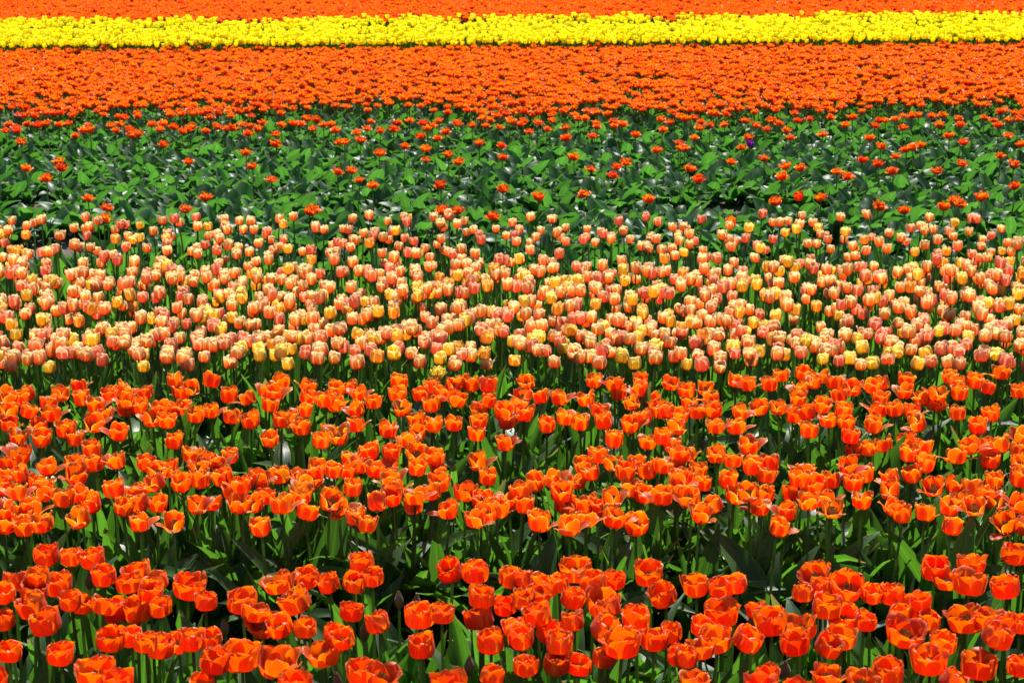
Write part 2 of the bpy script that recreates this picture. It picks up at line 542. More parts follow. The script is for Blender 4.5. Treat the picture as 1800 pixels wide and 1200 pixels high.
# ------------------------------------------------------------------ where the flower heads stand (x, y, z in mm, then size in mm or a colour flag)
RED_HEADS = [
    (-1026,3528,465,59),(-965,3502,470,50),(-915,3488,472,54),(-865,3377,478,53),(-1052,3363,470,53),(-1002,3372,477,49),(-973,3416,441,58),
    (-1007,3348,459,57),(-1049,3283,478,44),(-978,3252,466,63),(-922,3146,476,61),(-1035,3220,445,43),(-972,3044,459,45),(-876,3052,450,52),
    (-782,2946,462,69),(-911,3278,463,48),(-902,3316,441,48),(-811,3467,449,58),(-819,3402,451,53),(-745,3351,477,52),(-837,3241,471,47),
    (-820,3278,446,56),(-752,3297,472,52),(-774,3275,446,63),(-720,3245,465,47),(-799,3136,445,57),(-761,3151,440,42),(-708,3048,475,41),
    (-693,3093,448,57),(-659,3114,449,38),(-618,3052,479,52),(-586,3066,475,41),(-690,3386,452,65),(-626,3242,478,47),(-559,3281,462,60),
    (-528,3220,467,51),(-508,3211,448,55),(-454,3126,478,51),(-412,3135,468,46),(-561,2960,479,55),(-513,2987,476,70),(-450,3016,452,70),
    (-495,3405,454,57),(-442,3439,447,54),(-389,3415,446,49),(-447,3326,443,72),(-364,3054,452,56),(-352,3116,464,42),(-581,2943,440,44),
    (-326,3476,467,58),(-300,3428,454,45),(-339,3405,452,49),(-128,3429,473,58),(-80,3441,459,58),(-4,3425,453,54),(24,3404,459,45),(64,3346,468,60),
    (102,3424,442,45),(-62,3265,479,55),(-14,3305,441,48),(22,3272,470,51),(55,3292,474,36),(142,3508,441,67),(172,3359,472,57),(219,3410,455,41),
    (120,3293,463,52),(301,3489,440,61),(327,3363,442,57),(188,3305,447,72),(199,3204,478,50),(254,3231,448,59),(125,3157,470,46),(174,3123,477,68),
    (212,3042,478,71),(235,3121,454,42),(280,3107,454,53),(315,3123,461,42),(318,2997,471,44),(-64,3234,444,59),(55,3190,470,58),(8,3130,472,46),
    (18,3075,474,56),(71,3175,441,54),(90,3042,478,54),(-41,3116,444,57),(-332,3246,454,47),(-264,3165,464,52),(-324,3066,477,37),(-189,3227,454,63),
    (-141,3183,477,42),(-173,3064,462,56),(-41,2949,452,47),(27,2990,453,48),(84,3014,447,54),(128,3023,443,41),(176,3042,446,45),(-282,2938,468,54),
    (-244,2900,480,54),(396,3403,446,55),(449,3403,442,53),(472,3329,479,40),(662,3436,461,58),(655,3369,456,45),(616,3350,449,36),(713,3372,464,67),
    (640,3230,473,61),(751,3329,458,40),(797,3327,457,56),(829,3302,442,56),(832,3237,477,35),(682,3251,441,63),(710,3185,460,43),(910,3433,474,60),
    (1017,3530,445,59),(924,3380,469,45),(958,3343,478,70),(1046,3348,465,61),(1104,3526,472,59),(432,3263,444,71),(380,3163,457,38),(507,3269,446,40),
    (519,3149,474,63),(582,3180,452,58),(553,3085,458,57),(602,3033,480,52),(642,3076,474,53),(330,2975,479,44),(367,3059,458,37),(403,3099,460,57),
    (452,3083,469,56),(779,3141,459,69),(795,3237,452,51),(842,3193,456,43),(927,3231,446,67),(973,3210,455,55),(938,3073,480,62),(976,3129,478,42),
    (1016,3159,465,38),(845,3081,460,53),(803,3017,454,78),(895,3017,444,65),(965,2994,451,40),(586,2918,471,47),(472,2903,475,39),(708,2957,454,64),
    (645,2898,471,36),(804,2895,471,54),(337,2898,468,39),]
BUD_HEADS = [
    (-922,3472,433),(-329,2973,435),(-588,3244,427),(-239,3361,434),(-302,3220,426),(-83,3055,430),(-202,3347,435),(623,3376,434),(495,3262,426),
    (528,3015,439),]
BROAD_PLANTS = [
    (-717,3895,253),(-211,4100,252),(-296,3950,240),(553,3974,251),(885,4077,245),(934,3967,253),(431,4028,249),(-831,4101,256),(-29,4006,253),
    (-1191,3974,256),(293,4111,247),(1042,3944,253),(-577,4053,255),(1191,4010,257),]
ORANGE_HEADS = [
    (-1534,4947,424,0),(-1437,4870,444,0),(-1478,4807,445,0),(-1449,4821,438,0),(-1441,4678,449,0),(-1390,4680,448,0),(-1424,4615,431,0),
    (-1369,4502,431,0),(-1343,4636,417,0),(-1286,4447,443,0),(-1234,4512,447,0),(-1205,4487,429,0),(-1358,4801,438,0),(-1321,4684,439,0),
    (-1348,4885,439,0),(-1329,5044,417,0),(-1267,4829,441,0),(-1218,4787,433,0),(-1174,4599,437,0),(-1102,4551,427,0),(-1167,4687,435,0),
    (-1197,4879,441,0),(-1174,4939,435,0),(-1133,4817,439,0),(-1138,4822,411,0),(-1103,4843,416,0),(-1102,4935,428,0),(-1018,4745,436,0),
    (-1034,4697,419,0),(-980,4633,437,0),(-1037,5044,435,0),(-1011,5010,412,0),(-973,4982,429,0),(-937,5101,419,0),(-998,4819,412,0),(-964,4818,415,0),
    (-916,4727,423,0),(-880,4783,417,0),(-932,4493,418,0),(-855,4960,411,0),(-785,4893,425,0),(-746,4942,434,0),(-711,4914,434,0),(-717,4833,420,0),
    (-701,4995,446,0),(-816,4749,410,0),(-746,4669,426,0),(-634,5030,421,0),(-615,4899,426,0),(-604,4801,415,0),(-549,4812,443,0),(-534,4995,425,0),
    (-519,4870,411,0),(-654,4633,435,0),(-626,4709,414,0),(-590,4570,432,0),(-666,4497,424,0),(-512,4531,433,0),(-519,4407,448,0),(-474,4475,443,0),
    (-1326,4350,427,1),(-1306,4186,443,0),(-1258,4160,436,0),(-1215,4253,425,0),(-1160,4303,416,0),(-1125,4166,434,0),(-1129,4364,433,0),
    (-1082,4214,448,0),(-1031,4229,449,0),(-966,4256,434,0),(-1296,4106,424,0),(-1223,3995,446,0),(-1220,4160,410,0),(-1187,4090,414,0),
    (-1084,4018,433,0),(-1109,3978,435,0),(-1041,4002,416,0),(-997,4053,435,0),(-1225,3873,446,0),(-1215,3832,425,0),(-1175,3937,427,0),
    (-1182,3899,419,0),(-1157,3828,422,0),(-1101,3775,449,0),(-1036,3876,425,0),(-940,3885,448,0),(-875,3781,447,0),(-805,3821,434,0),(-944,4059,420,0),
    (-902,3910,449,0),(-871,3957,430,0),(-923,4217,427,0),(-899,4244,423,0),(-891,4062,449,0),(-841,4119,430,0),(-803,4164,421,0),(-819,4240,429,0),
    (-867,4393,415,0),(-804,4270,435,0),(-765,4275,428,0),(-755,4349,422,0),(-731,4129,441,0),(-767,3914,443,0),(-749,4017,411,0),(-700,4057,431,0),
    (-675,3981,421,0),(-676,4039,447,0),(-651,4129,441,0),(-636,3991,420,0),(-645,4130,421,0),(-619,4050,416,0),(-557,3896,450,0),(-600,4193,422,0),
    (-523,4006,434,0),(-521,4092,429,0),(-501,4131,436,0),(-509,4225,434,0),(-460,4179,440,0),(-507,3944,415,0),(-449,3955,440,0),(-427,3964,422,0),
    (-592,3796,431,0),(-544,4181,423,0),(-496,5017,422,0),(-459,4923,431,0),(-410,4842,429,0),(-449,4778,424,0),(-438,4591,434,0),(-349,5076,420,0),
    (-341,4917,428,0),(-314,4714,447,0),(-346,4509,446,0),(-270,4910,432,0),(-245,5056,411,0),(-218,4889,441,0),(-235,4817,427,0),(-185,4999,433,0),
    (-151,5022,438,0),(-168,4849,435,0),(-125,5022,429,0),(-74,4952,446,0),(-272,4681,425,0),(-223,4625,426,0),(-165,4575,444,0),(-266,4561,418,0),
    (-288,4489,422,0),(-69,4793,443,0),(-95,4807,413,0),(-24,4687,443,0),(-94,4614,438,0),(-100,4532,427,0),(-22,4666,421,0),(35,4685,441,0),
    (14,4743,446,0),(-18,4482,416,0),(31,4899,429,0),(50,5045,432,0),(91,4887,430,0),(145,4899,423,0),(225,4913,416,0),(254,5050,433,0),(311,4987,442,0),
    (326,4986,413,0),(360,4854,419,0),(395,5028,443,0),(387,4927,442,0),(483,5007,437,0),(427,4911,411,0),(422,4730,439,0),(375,4613,449,0),
    (444,4666,450,0),(477,4668,438,0),(100,4660,412,0),(151,4631,444,0),(195,4666,419,0),(252,4731,436,0),(261,4580,448,0),(333,4584,438,0),
    (284,4517,415,0),(373,4481,422,0),(408,4437,447,0),(439,4456,416,0),(448,4334,434,0),(460,4596,427,0),(-384,4413,416,0),(-320,4349,435,0),
    (-403,4307,412,0),(-326,4292,414,0),(-357,4236,425,0),(-438,4249,413,0),(-433,4361,412,0),(-257,4355,433,0),(-205,4287,440,0),(-248,4193,445,0),
    (-194,4250,415,0),(-184,4126,427,0),(-200,4060,423,0),(-304,4121,434,0),(-293,4061,430,0),(-327,3915,448,0),(-298,4018,425,0),(-242,3991,412,0),
    (-400,4052,438,0),(-375,3856,435,0),(-347,3818,430,0),(-238,3972,446,0),(-85,4270,432,0),(-63,4141,435,0),(-153,3942,421,0),(-119,4040,432,1),
    (-76,4018,420,0),(-86,3830,440,0),(-60,3894,431,0),(-47,4017,415,0),(-7,3999,419,0),(30,3964,425,0),(26,4026,439,0),(-37,3957,417,0),(60,4093,439,0),
    (111,4129,436,0),(164,4173,413,0),(123,4027,437,0),(192,4309,414,0),(233,4377,415,0),(206,4181,434,0),(267,4300,420,0),(292,4156,445,0),
    (332,4271,429,0),(356,4220,423,0),(392,4218,442,0),(440,4324,411,0),(423,4121,439,0),(132,4005,412,0),(135,3758,448,0),(65,3818,437,0),
    (183,3987,419,0),(215,3971,415,0),(177,3800,449,0),(243,3846,437,0),(247,3968,443,0),(328,4072,416,0),(372,4004,435,0),(417,4077,424,0),
    (298,3853,419,0),(303,4093,423,0),(528,4932,435,0),(590,4999,424,0),(600,4892,425,0),(528,4876,415,0),(581,4706,443,0),(531,4691,442,0),
    (688,5072,427,0),(715,4971,444,0),(786,5017,431,0),(660,4719,434,0),(727,4769,433,0),(772,4737,440,0),(576,4607,426,0),(640,4645,414,0),
    (819,4764,411,0),(850,5169,418,0),(920,5215,412,0),(916,4986,446,0),(960,5119,429,0),(985,5015,440,0),(1023,5058,410,0),(1034,4982,429,0),
    (867,4914,446,0),(848,4850,435,0),(983,4906,427,0),(1102,5004,429,0),(1149,5086,414,0),(1109,4923,416,0),(1229,5132,416,0),(1192,4964,425,0),
    (1229,4892,425,0),(1261,4875,445,0),(1271,4864,416,0),(1375,5075,420,0),(1370,5137,421,0),(1355,4973,416,0),(1435,5092,421,0),(1452,5025,419,0),
    (1536,5163,429,0),(1554,5011,411,0),(852,4675,447,0),(907,4674,425,0),(950,4692,448,0),(902,4773,438,0),(825,4528,437,0),(951,4624,429,0),
    (921,4442,448,0),(1072,4800,415,0),(1110,4737,437,0),(1165,4759,422,0),(1152,4598,437,0),(1013,4573,439,0),(1298,4756,417,0),(1395,4752,418,0),
    (1332,4654,411,0),(1422,4548,419,0),(478,4399,413,0),(552,4352,426,0),(577,4236,449,0),(650,4438,425,0),(487,4244,422,0),(447,4173,429,0),
    (485,4135,421,0),(549,4106,439,0),(444,3994,439,0),(558,4056,417,0),(506,3978,420,0),(452,3871,437,0),(622,4186,448,0),(650,4153,436,0),
    (685,4277,427,0),(586,3993,449,0),(639,4087,410,0),(612,3984,412,0),(662,3872,441,0),(628,3809,426,0),(711,4090,412,0),(758,4201,432,0),
    (727,4091,450,0),(732,3974,431,0),(778,4120,424,0),(823,4179,414,0),(791,4038,413,0),(772,3879,446,0),(865,3984,430,0),(870,4202,447,0),
    (929,4418,412,0),(971,4428,420,0),(1030,4485,412,0),(874,4130,426,0),(921,4228,412,0),(956,4081,420,0),(930,3939,426,0),(948,3904,422,0),
    (1011,3945,412,0),(1099,4512,412,1),(1050,4291,449,0),(1127,4452,417,0),(1083,4268,430,0),(976,4144,431,0),(1047,4225,413,0),(1073,4110,423,0),
    (1135,4141,414,0),(1183,4327,432,0),(1236,4370,447,0),(1278,4401,434,0),(1325,4386,444,0),(1376,4415,419,0),(1282,4342,411,0),(1337,4264,432,0),
    (1236,4134,429,0),(1298,4139,433,0),(1167,4088,425,0),(1064,3929,435,0),(1100,3952,439,0),(1120,3897,447,0),(1201,4005,422,0),(1183,4024,428,0),
    (1234,3927,443,0),(1194,3860,419,0),(1222,3846,415,0),(1044,3819,422,0),]
PINK_HEADS = [
    (-1484,5288,410,1),(-1565,5332,427,0),(-1533,5340,428,0),(-1330,5349,416,0),(-1217,5437,411,1),(-1146,5478,410,0),(-1073,5439,414,1),
    (-779,5441,410,1),(-718,5304,418,1),(-577,5361,422,0),(-1635,5403,414,0),(-647,5517,409,0),(-734,5459,425,1),(-2205,7887,409,0),(-2017,7487,413,0),
    (-1627,7846,415,0),(-1579,7874,417,0),(-1804,7765,410,0),(-1318,7710,418,0),(-1212,7818,416,0),(-1883,7206,426,0),(-1958,7087,421,0),
    (-440,5352,430,1),(-234,5347,424,1),(-187,5275,426,0),(9,5326,422,1),(135,5315,419,0),(354,5352,428,1),(396,5284,424,1),(302,5416,431,0),
    (465,5355,425,0),(-374,5471,425,0),(-519,5473,414,0),(209,5424,427,0),(-513,7921,417,0),(-329,7785,411,0),(-298,8013,410,0),(191,7900,412,0),
    (634,7922,414,0),(556,5271,424,1),(609,5428,415,0),(738,5460,410,0),(888,5380,426,1),(1013,5351,421,1),(1108,5410,409,1),(1230,5396,409,0),
    (1375,5461,411,1),(1325,5478,417,0),(1404,5278,429,0),(1591,5305,431,0),(1474,5442,423,0),(1018,5576,414,0),(816,5459,418,1),(664,5615,417,0),
    (1713,6275,416,0),(895,7906,408,0),(1363,7905,422,0),(1400,6738,428,0),(1933,6930,425,0),]
PINK_BUDS = [
    (-347,5484,392),(-84,5428,401),(-1123,6080,393),]
DOUBLE_HEADS = [
    (-3703,12547,243),(-3672,12363,233),(-3597,12371,253),(-3559,12258,247),(-3633,12785,220),(-3514,12668,228),(-3428,12592,252),(-3365,12678,233),
    (-3316,12764,232),(-3088,12060,233),(-3364,11657,246),(-3100,12477,252),(-3094,12306,236),(-3021,12205,254),(-2958,12582,239),(-2940,12811,219),
    (-2848,12252,248),(-2768,12351,232),(-2722,12195,217),(-2636,12021,254),(-2409,11746,216),(-2670,12642,238),(-2593,12694,234),(-2538,12304,250),
    (-2493,12559,231),(-2397,12381,224),(-2371,12467,226),(-2380,12628,223),(-2062,10820,237),(-2911,10899,229),(-2794,10496,245),(-3045,10612,225),
    (-2801,10191,229),(-2392,9526,225),(-2179,9063,254),(-2124,8759,249),(-1751,9030,249),(-2203,12260,240),(-2179,12589,231),(-2109,12560,221),
    (-2030,12351,248),(-2000,12669,235),(-1953,12733,217),(-1886,12857,222),(-1866,12521,219),(-1872,12098,244),(-1666,12024,251),(-1621,11680,223),
    (-1742,11130,247),(-1635,10684,228),(-1434,10094,242),(-1062,10317,250),(-1184,11671,240),(-1695,12552,247),(-1638,12760,230),(-1602,12874,215),
    (-1559,12998,235),(-1485,12917,238),(-1465,12548,222),(-1402,12679,231),(-1350,12723,228),(-1289,12458,216),(-1080,9138,227),(-1090,9065,230),
    (-1722,9492,234),(-3391,13170,243),(-3694,13233,231),(-3557,13222,254),(-3155,13193,248),(-3238,13362,252),(-2913,13292,243),(-2300,13028,242),
    (-2168,13200,236),(-2002,13115,247),(-1814,13400,230),(-1156,11726,239),(-986,10423,242),(-912,10113,236),(-821,9963,226),(-1070,12580,218),
    (-1075,12984,218),(-958,12391,229),(-1112,12220,238),(-1048,11754,245),(-857,12334,244),(-861,12814,227),(-867,11094,252),(-735,11612,226),
    (-575,11327,244),(-558,11049,218),(-642,11968,245),(-771,12857,242),(-660,12634,253),(-583,12489,251),(-547,12795,243),(-610,12317,249),
    (-516,11875,245),(-476,12211,239),(-419,11205,223),(-338,10808,236),(-413,9814,251),(-410,12802,225),(-291,12466,254),(-224,12988,237),
    (-197,12645,231),(-167,13068,215),(-224,11709,231),(-71,11640,222),(-64,10976,241),(-54,9667,251),(-94,12411,251),(-14,12909,240),(86,12924,230),
    (64,12810,219),(193,12695,243),(301,12905,237),(125,12210,244),(257,12469,230),(395,12386,250),(383,11980,224),(405,11052,227),(489,10582,226),
    (408,9565,240),(146,9394,251),(574,12141,222),(620,12680,240),(623,12455,246),(488,13325,224),(511,13141,218),(556,13004,238),(588,13430,248),
    (756,12713,250),(751,12509,244),(818,12692,232),(877,12115,232),(967,11335,236),(1080,12256,251),(1193,12860,227),(1132,13037,226),(1145,11676,239),
    (1122,11301,254),(616,10377,222),(668,10760,216),(731,10898,220),(766,9398,238),(-499,13346,239),(-356,13644,222),(-246,13457,223),(-117,13181,239),
    (97,13429,241),(204,13317,243),(401,13402,244),(-376,9153,217),(-296,9071,234),(-99,8825,248),(1306,12857,253),(1286,12027,228),(1155,11378,249),
    (1097,10485,241),(1104,10027,252),(1424,12883,224),(1464,12605,243),(1359,12369,249),(1575,12652,234),(1566,11588,219),(1675,12034,223),
    (1821,12751,221),(1876,12544,219),(1411,10929,221),(1624,10928,240),(1778,13013,219),(1976,12269,245),(1945,11905,244),(2138,12788,248),
    (2254,12928,247),(2201,12059,244),(2412,12947,252),(1932,12744,253),(1987,12682,240),(1697,10502,254),(1817,10663,219),(1649,10310,219),
    (2019,10520,218),(2039,10284,223),(1461,9361,230),(1739,9496,233),(2602,13037,242),(2457,12559,245),(2531,12037,218),(2503,11531,231),
    (2678,12599,237),(2779,12928,230),(2859,13066,220),(2910,12971,239),(3032,13241,230),(2851,12449,242),(2638,11370,235),(2672,11329,254),
    (2749,11441,253),(2531,11183,218),(2240,10848,245),(2307,10674,244),(2357,10476,227),(3115,13300,220),(3153,13242,234),(3247,13223,229),
    (3307,13123,244),(3130,12515,252),(2632,10477,230),(2864,10811,227),(3091,12043,235),(3090,11650,243),(3376,12910,247),(3323,12643,238),
    (3629,13125,227),(3666,12997,228),(3571,12526,249),(3517,12067,236),(3222,11206,217),(3168,10714,232),(3498,11687,225),(2920,9823,242),
    (2015,9279,218),(2125,9118,226),(2494,9505,219),(2462,9277,234),(2323,9074,254),(2638,9477,237),(3785,12981,230),(3814,12864,252),(3991,13368,219),
    (2108,13776,229),(2411,13436,247),(2239,13542,215),(1893,13329,246),]
PURPLE_HEADS = [
    (1638,11714,230),]
LONE_RED_HEADS = [
    (1597,9357,270),(1117,8574,270),]
YELLOW_DOUBLE_HEADS = [
    (-233,5174,420),]

# ------------------------------------------------------------------ shared meshes of the near plants
def meshes(fn, n, name, mat):
    return [to_mesh(name, fn(i), [mat]) for i in range(n)]

def rr(a, b, rg=random):
    return rg.uniform(a, b)

CORE = to_mesh('flower', flower_core(), [M['pistil']])
STEM_TIPS = [(rr(-.022, .022), rr(-.022, .022)) for _ in range(8)]
STEMS = [to_mesh('stem', stem_shape(*tp), [M['stem']]) for tp in STEM_TIPS]

def leaf_set(n, l0, l1, w0, w1, lean0, lean1, b0, b1, mat, seed, wave=.006, nt=8, ns=5, wm=.42, blunt=.85):
    rg = random.Random(seed)
    return [to_mesh('leaf', leaf(rg.uniform(l0, l1), rg.uniform(w0, w1), rg.uniform(lean0, lean1), rg.uniform(b0, b1), rg.uniform(.25, .85),
                                 rg.uniform(-.9, .9), rg.uniform(.2, 1) * wave, nt, ns, seed * 100 + i, wm, blunt), [mat]) for i in range(n)]
LOW_LEAVES = leaf_set(20, .29, .41, .052, .086, 4, 18, 8, 100, M['leaf'], 3)
UP_LEAVES = leaf_set(10, .20, .29, .030, .052, 4, 18, 5, 45, M['leaf'], 4)
BIG_LEAVES = leaf_set(8, .26, .36, .085, .115, 8, 32, 25, 85, M['glaucous'], 5, .009)
PINK_LEAVES = leaf_set(14, .24, .36, .036, .062, 5, 18, 8, 85, M['leaf'], 6)
GAP_LEAVES = leaf_set(20, .14, .21, .060, .098, 12, 50, 30, 105, M['glaucous'], 7, .016, 9, 5, .50, .62)

def petal_sets(kind):
    rg = random.Random(hash(kind) % 1000 if False else {'red': 1, 'orange': 2, 'pink': 3}[kind])
    out = {'outer': [], 'inner': [], 'bent': []}
    for i in range(8):
        if kind == 'red':
            hi = dict(kn=.44, nt=11, ns=9, lipp=1.05)
            o = petal(rg.uniform(.044, .049), .0305, .0325, rg.uniform(88, 120), 2.9, .0030, .3, seed=i, **hi)
            n = petal(rg.uniform(.045, .051), .0305, .0300, rg.uniform(88, 116), 2.8, .0036, .2, seed=50 + i, inset=.87, **hi)
            b = petal(rg.uniform(.042, .047), .0305, .0310, rg.uniform(66, 82), 2.7, .0042, .7, seed=90 + i, **hi)
        elif kind == 'orange':
            hi = dict(kn=.44, nt=10, ns=9, lipp=1.1)
            o = petal(rg.uniform(.042, .048), .0245, .0260, rg.uniform(74, 104), 2.2, .0022, .4, seed=i + 200, **hi)
            n = petal(rg.uniform(.043, .049), .0245, .0240, rg.uniform(76, 106), 2.2, .0022, .3, seed=250 + i, inset=.87, **hi)
            b = petal(rg.uniform(.041, .047), .0225, .0225, rg.uniform(44, 68), 2.1, .0032, .9, seed=290 + i, bend=rg.uniform(14, 44), **hi)
        else:
            hi = dict(kn=.42, nt=9, ns=7, lipp=.9)
            o = petal(rg.uniform(.040, .046), .0225, .0245, rg.uniform(96, 120), 2.5, .0018, .25, seed=i + 400, **hi)
            n = petal(rg.uniform(.040, .047), .0225, .0222, rg.uniform(96, 118), 2.5, .0018, .2, seed=450 + i, inset=.88, **hi)
            b = petal(rg.uniform(.039, .044), .0225, .0235, rg.uniform(72, 88), 2.3, .0025, .5, seed=490 + i, **hi)
        out['outer'].append(o); out['inner'].append(n); out['bent'].append(b)
    return out
PETALS = {}
for kind, mats in (('red', ('red', 'darkred')), ('orange', ('orange', 'darkred')), ('pink', ('pink', 'peachyellow'))):
    ps = petal_sets(kind)
    for m in mats:
        PETALS[kind, m] = {w: [to_mesh('petal', s, [M[m]]) for s in ps[w]] for w in ps}
PETALS['orange', 'red'] = {w: [to_mesh('petal', s, [M['red']]) for s in petal_sets('orange')[w]] for w in ('outer', 'inner', 'bent')}
PETALS['orange', 'purple'] = {w: [to_mesh('petal', s, [M['purple']]) for s in petal_sets('orange')[w]] for w in ('outer', 'inner', 'bent')}
BUDS = meshes(lambda i: bud_shape(rr(.034, .042), rr(.0095, .0115), i), 3, 'bud', M['bud'])

def add_leaves(root, sets, z0, col, sc=1.0):
    a = random.uniform(0, 6.28)
    for k, ls in enumerate(sets):
        new_obj('leaf', random.choice(ls), root, (0, 0, z0 + k * .026), (0, 0, a + k * 2.5 + rr(-.5, .5)), (sc * rr(.85, 1.12),) * 3, col)

def tulip(p, kind, mat, head_h, size=1.0, open_=0.0, bent=(), leaves=None, tilt=.14, name=None):
    """a whole tulip whose head is centred on p: stem, leaves, flower with its six petals"""
    x, y, z = p
    name = name or {'red': 'red_tulip', 'orange': 'orange_tulip', 'pink': 'flamed_tulip'}[kind]
    j = random.randrange(len(STEMS))
    tx, ty = STEM_TIPS[j]
    rz = random.uniform(0, 6.28)
    hb = z - head_h * size * .5
    fx, fy = tx * math.cos(rz) - ty * math.sin(rz), tx * math.sin(rz) + ty * math.cos(rz)
    root = new_obj(name, None, None, (x - fx, y - fy, 0), (0, 0, rz))
    root.empty_display_size = .05
    col = (random.random(), random.random(), random.random(), 1)
    new_obj('stem', STEMS[j], root, (0, 0, 0), (0, 0, 0), (1, 1, hb), col)
    ta = random.uniform(0, 6.28)
    tl = abs(random.gauss(0, tilt))
    fl = new_obj('flower', CORE, root, (tx, ty, hb), (tl * math.cos(ta), tl * math.sin(ta), rr(0, 6.28)), (size,) * 3, col)
    ps = PETALS[kind, mat]
    for k in range(6):
        inner = k % 2 == 1
        src = ps['bent'] if k in bent else (ps['inner'] if inner else ps['outer'])
        tip = open_ * rr(.6, 1.3) + rr(-.03, .05)
        new_obj('petal', random.choice(src), fl, (0, 0, 0), (0, tip, k * math.pi / 3 + rr(-.1, .1)), (rr(.95, 1.04), rr(.94, 1.06), rr(.91, 1.07)), col)
    if leaves:
        add_leaves(root, leaves, 0.0, col)
    return root

def bud_plant(p, leaves):
    x, y, z = p
    root = new_obj('tulip_bud', None, None, (x, y, 0), (0, 0, rr(0, 6.28)))
    col = (random.random(), random.random(), random.random(), 1)
    j = random.randrange(len(STEMS))
    tx, ty = STEM_TIPS[j]
    new_obj('stem', STEMS[j], root, (-tx, -ty, 0), (0, 0, 0), (1, 1, z - .024), col)
    new_obj('bud', random.choice(BUDS), root, (0, 0, z - .025), (rr(-.1, .1), rr(-.1, .1), rr(0, 6)), (1, 1, 1), col)
    add_leaves(root, leaves, 0, col)
    return root

def mm(t):
    return t[0] / 1000, t[1] / 1000, t[2] / 1000

def near_leaves(kind):
    if kind == 'pink':
        return [PINK_LEAVES, PINK_LEAVES, PINK_LEAVES]
    first = BIG_LEAVES if random.random() < .16 else LOW_LEAVES
    return [first, LOW_LEAVES, LOW_LEAVES, UP_LEAVES, UP_LEAVES]

# ------------------------------------------------------------------ front bed: red-orange cups
G1 = 'red-orange tulips of the nearest bed'
for t in RED_HEADS:
    p = mm(t)
    s = min(1.14, max(.80, t[3] / 58))
    dark = False
    k = random.random()
    opened = s > 1.12 or k < .26
    blown = opened and k < .13
    o = tulip(p, 'red', 'red', .048, s * .91, (.22 if blown else .10) if opened else rr(-.08, .05),
              (0, 2, random.choice((1, 3, 5))) if blown else ((random.choice((1, 3, 5)),) if opened else ()), near_leaves('red'), .20)
    note(o, ('wide-open red-orange tulip in the nearest bed' if opened else 'cupped red-orange tulip in the nearest bed'), 'tulip', G1, p)
for t in BUD_HEADS:
    p = mm(t)
    note(bud_plant(p, near_leaves('red')), 'closed brownish tulip bud in the nearest bed', 'tulip bud', 'closed buds of the nearest bed', p)

for t in BROAD_PLANTS:
    p = mm(t)
    root = new_obj('tulip_plant', None, None, (p[0], p[1], 0), (0, 0, rr(0, 6.28)))
    col = (random.random(), random.random(), random.random(), 1)
    new_obj('stem', STEMS[1], root, (0, 0, 0), (0, 0, 0), (1, 1, rr(.07, .14)), col)
    add_leaves(root, [BIG_LEAVES] * 3, 0, col, rr(.9, 1.05))
    note(root, 'flowerless big-leaved plant behind the nearest bed', 'tulip plant', 'broad-leaved plants behind the nearest bed', p)

# ------------------------------------------------------------------ second bed: orange cups with pale-edged, partly bent-out petals
G2 = 'orange tulips of the second bed'
for t in ORANGE_HEADS:
    p = mm(t)
    red = t[3] == 1
    k = random.random()
    bent = () if k < .40 else ((random.randrange(6),) if k < .78 else tuple(random.sample(range(6), 2)))
    o = tulip(p, 'orange', 'red' if red else 'orange', .046, rr(.86, 1.02) * (1.1 if red else 1), rr(-.01, .16), bent, near_leaves('orange'), .20)
    if red:
        w = 'deeper red tulip of the second bed'
    elif bent:
        w = 'orange bent-petalled tulip in the second bed'
    else:
        w = 'orange cupped tulip in the second bed'
    note(o, w, 'tulip', G2, p)
for t in YELLOW_DOUBLE_HEADS:
    p = mm(t)
    col = (.2, .4, .5, 1)
    root = new_obj('pale_yellow_tulip', None, None, (p[0], p[1], 0))
    new_obj('stem', to_mesh('stem', stem_shape(0, 0), [M['stem']]), root, (0, 0, 0), (0, 0, 0), (1, 1, p[2] - .018), col)
    new_obj('flower', to_mesh('flower', double_flower(77, 6, 5, 1.0), [M['paleyellow']]), root, (0, 0, p[2] - .02), (.2, 0, 0), (.72, .72, .95), col)
    add_leaves(root, near_leaves('pink'), 0, col)
    note(root, 'only pale yellow ruffled tulip, behind orange ones', 'tulip', 'stray tulips', p)

# ------------------------------------------------------------------ scatter helpers
def value_noise(x, y, f, seed):
    rg = np.random.default_rng(seed)
    tab = rg.uniform(0, 1, (64, 64))
    x, y = np.asarray(x) * f + 100, np.asarray(y) * f + 100
    xi, yi = np.floor(x).astype(int), np.floor(y).astype(int)
    fx, fy = x - xi, y - yi
    fx, fy = fx * fx * (3 - 2 * fx), fy * fy * (3 - 2 * fy)
    g = lambda a, b: tab[a % 64, b % 64]
    return (g(xi, yi) * (1 - fx) + g(xi + 1, yi) * fx) * (1 - fy) + (g(xi, yi + 1) * (1 - fx) + g(xi + 1, yi + 1) * fx) * fy

def scatter(y0, y1, margin, dx, dy, seed, jx=.45, jy=.4):
    """loosely planted rows between two distances, as wide as the field in view plus a margin"""
    rg = np.random.default_rng(seed)
    pts = []
    y = y0
    while y < y1:
        half = .30 * y + margin
        xs = np.arange(-half, half, dx)
        xs = xs + rg.uniform(-jx, jx, len(xs)) * dx + rg.uniform(0, dx)
        ys = y + rg.uniform(-jy, jy, len(xs)) * dy
        pts.append(np.stack([xs, ys], axis=1))
        y += dy
    return np.vstack(pts)

def keep_clear(pts, taken, d):
    """drop the points that come nearer than d to a taken one"""
    if not len(taken):
        return pts
    tk = np.asarray(taken)[:, :2]
    ok = np.array([np.min((tk[:, 0] - q[0]) ** 2 + (tk[:, 1] - q[1]) ** 2) > d * d for q in pts])
    return pts[ok]

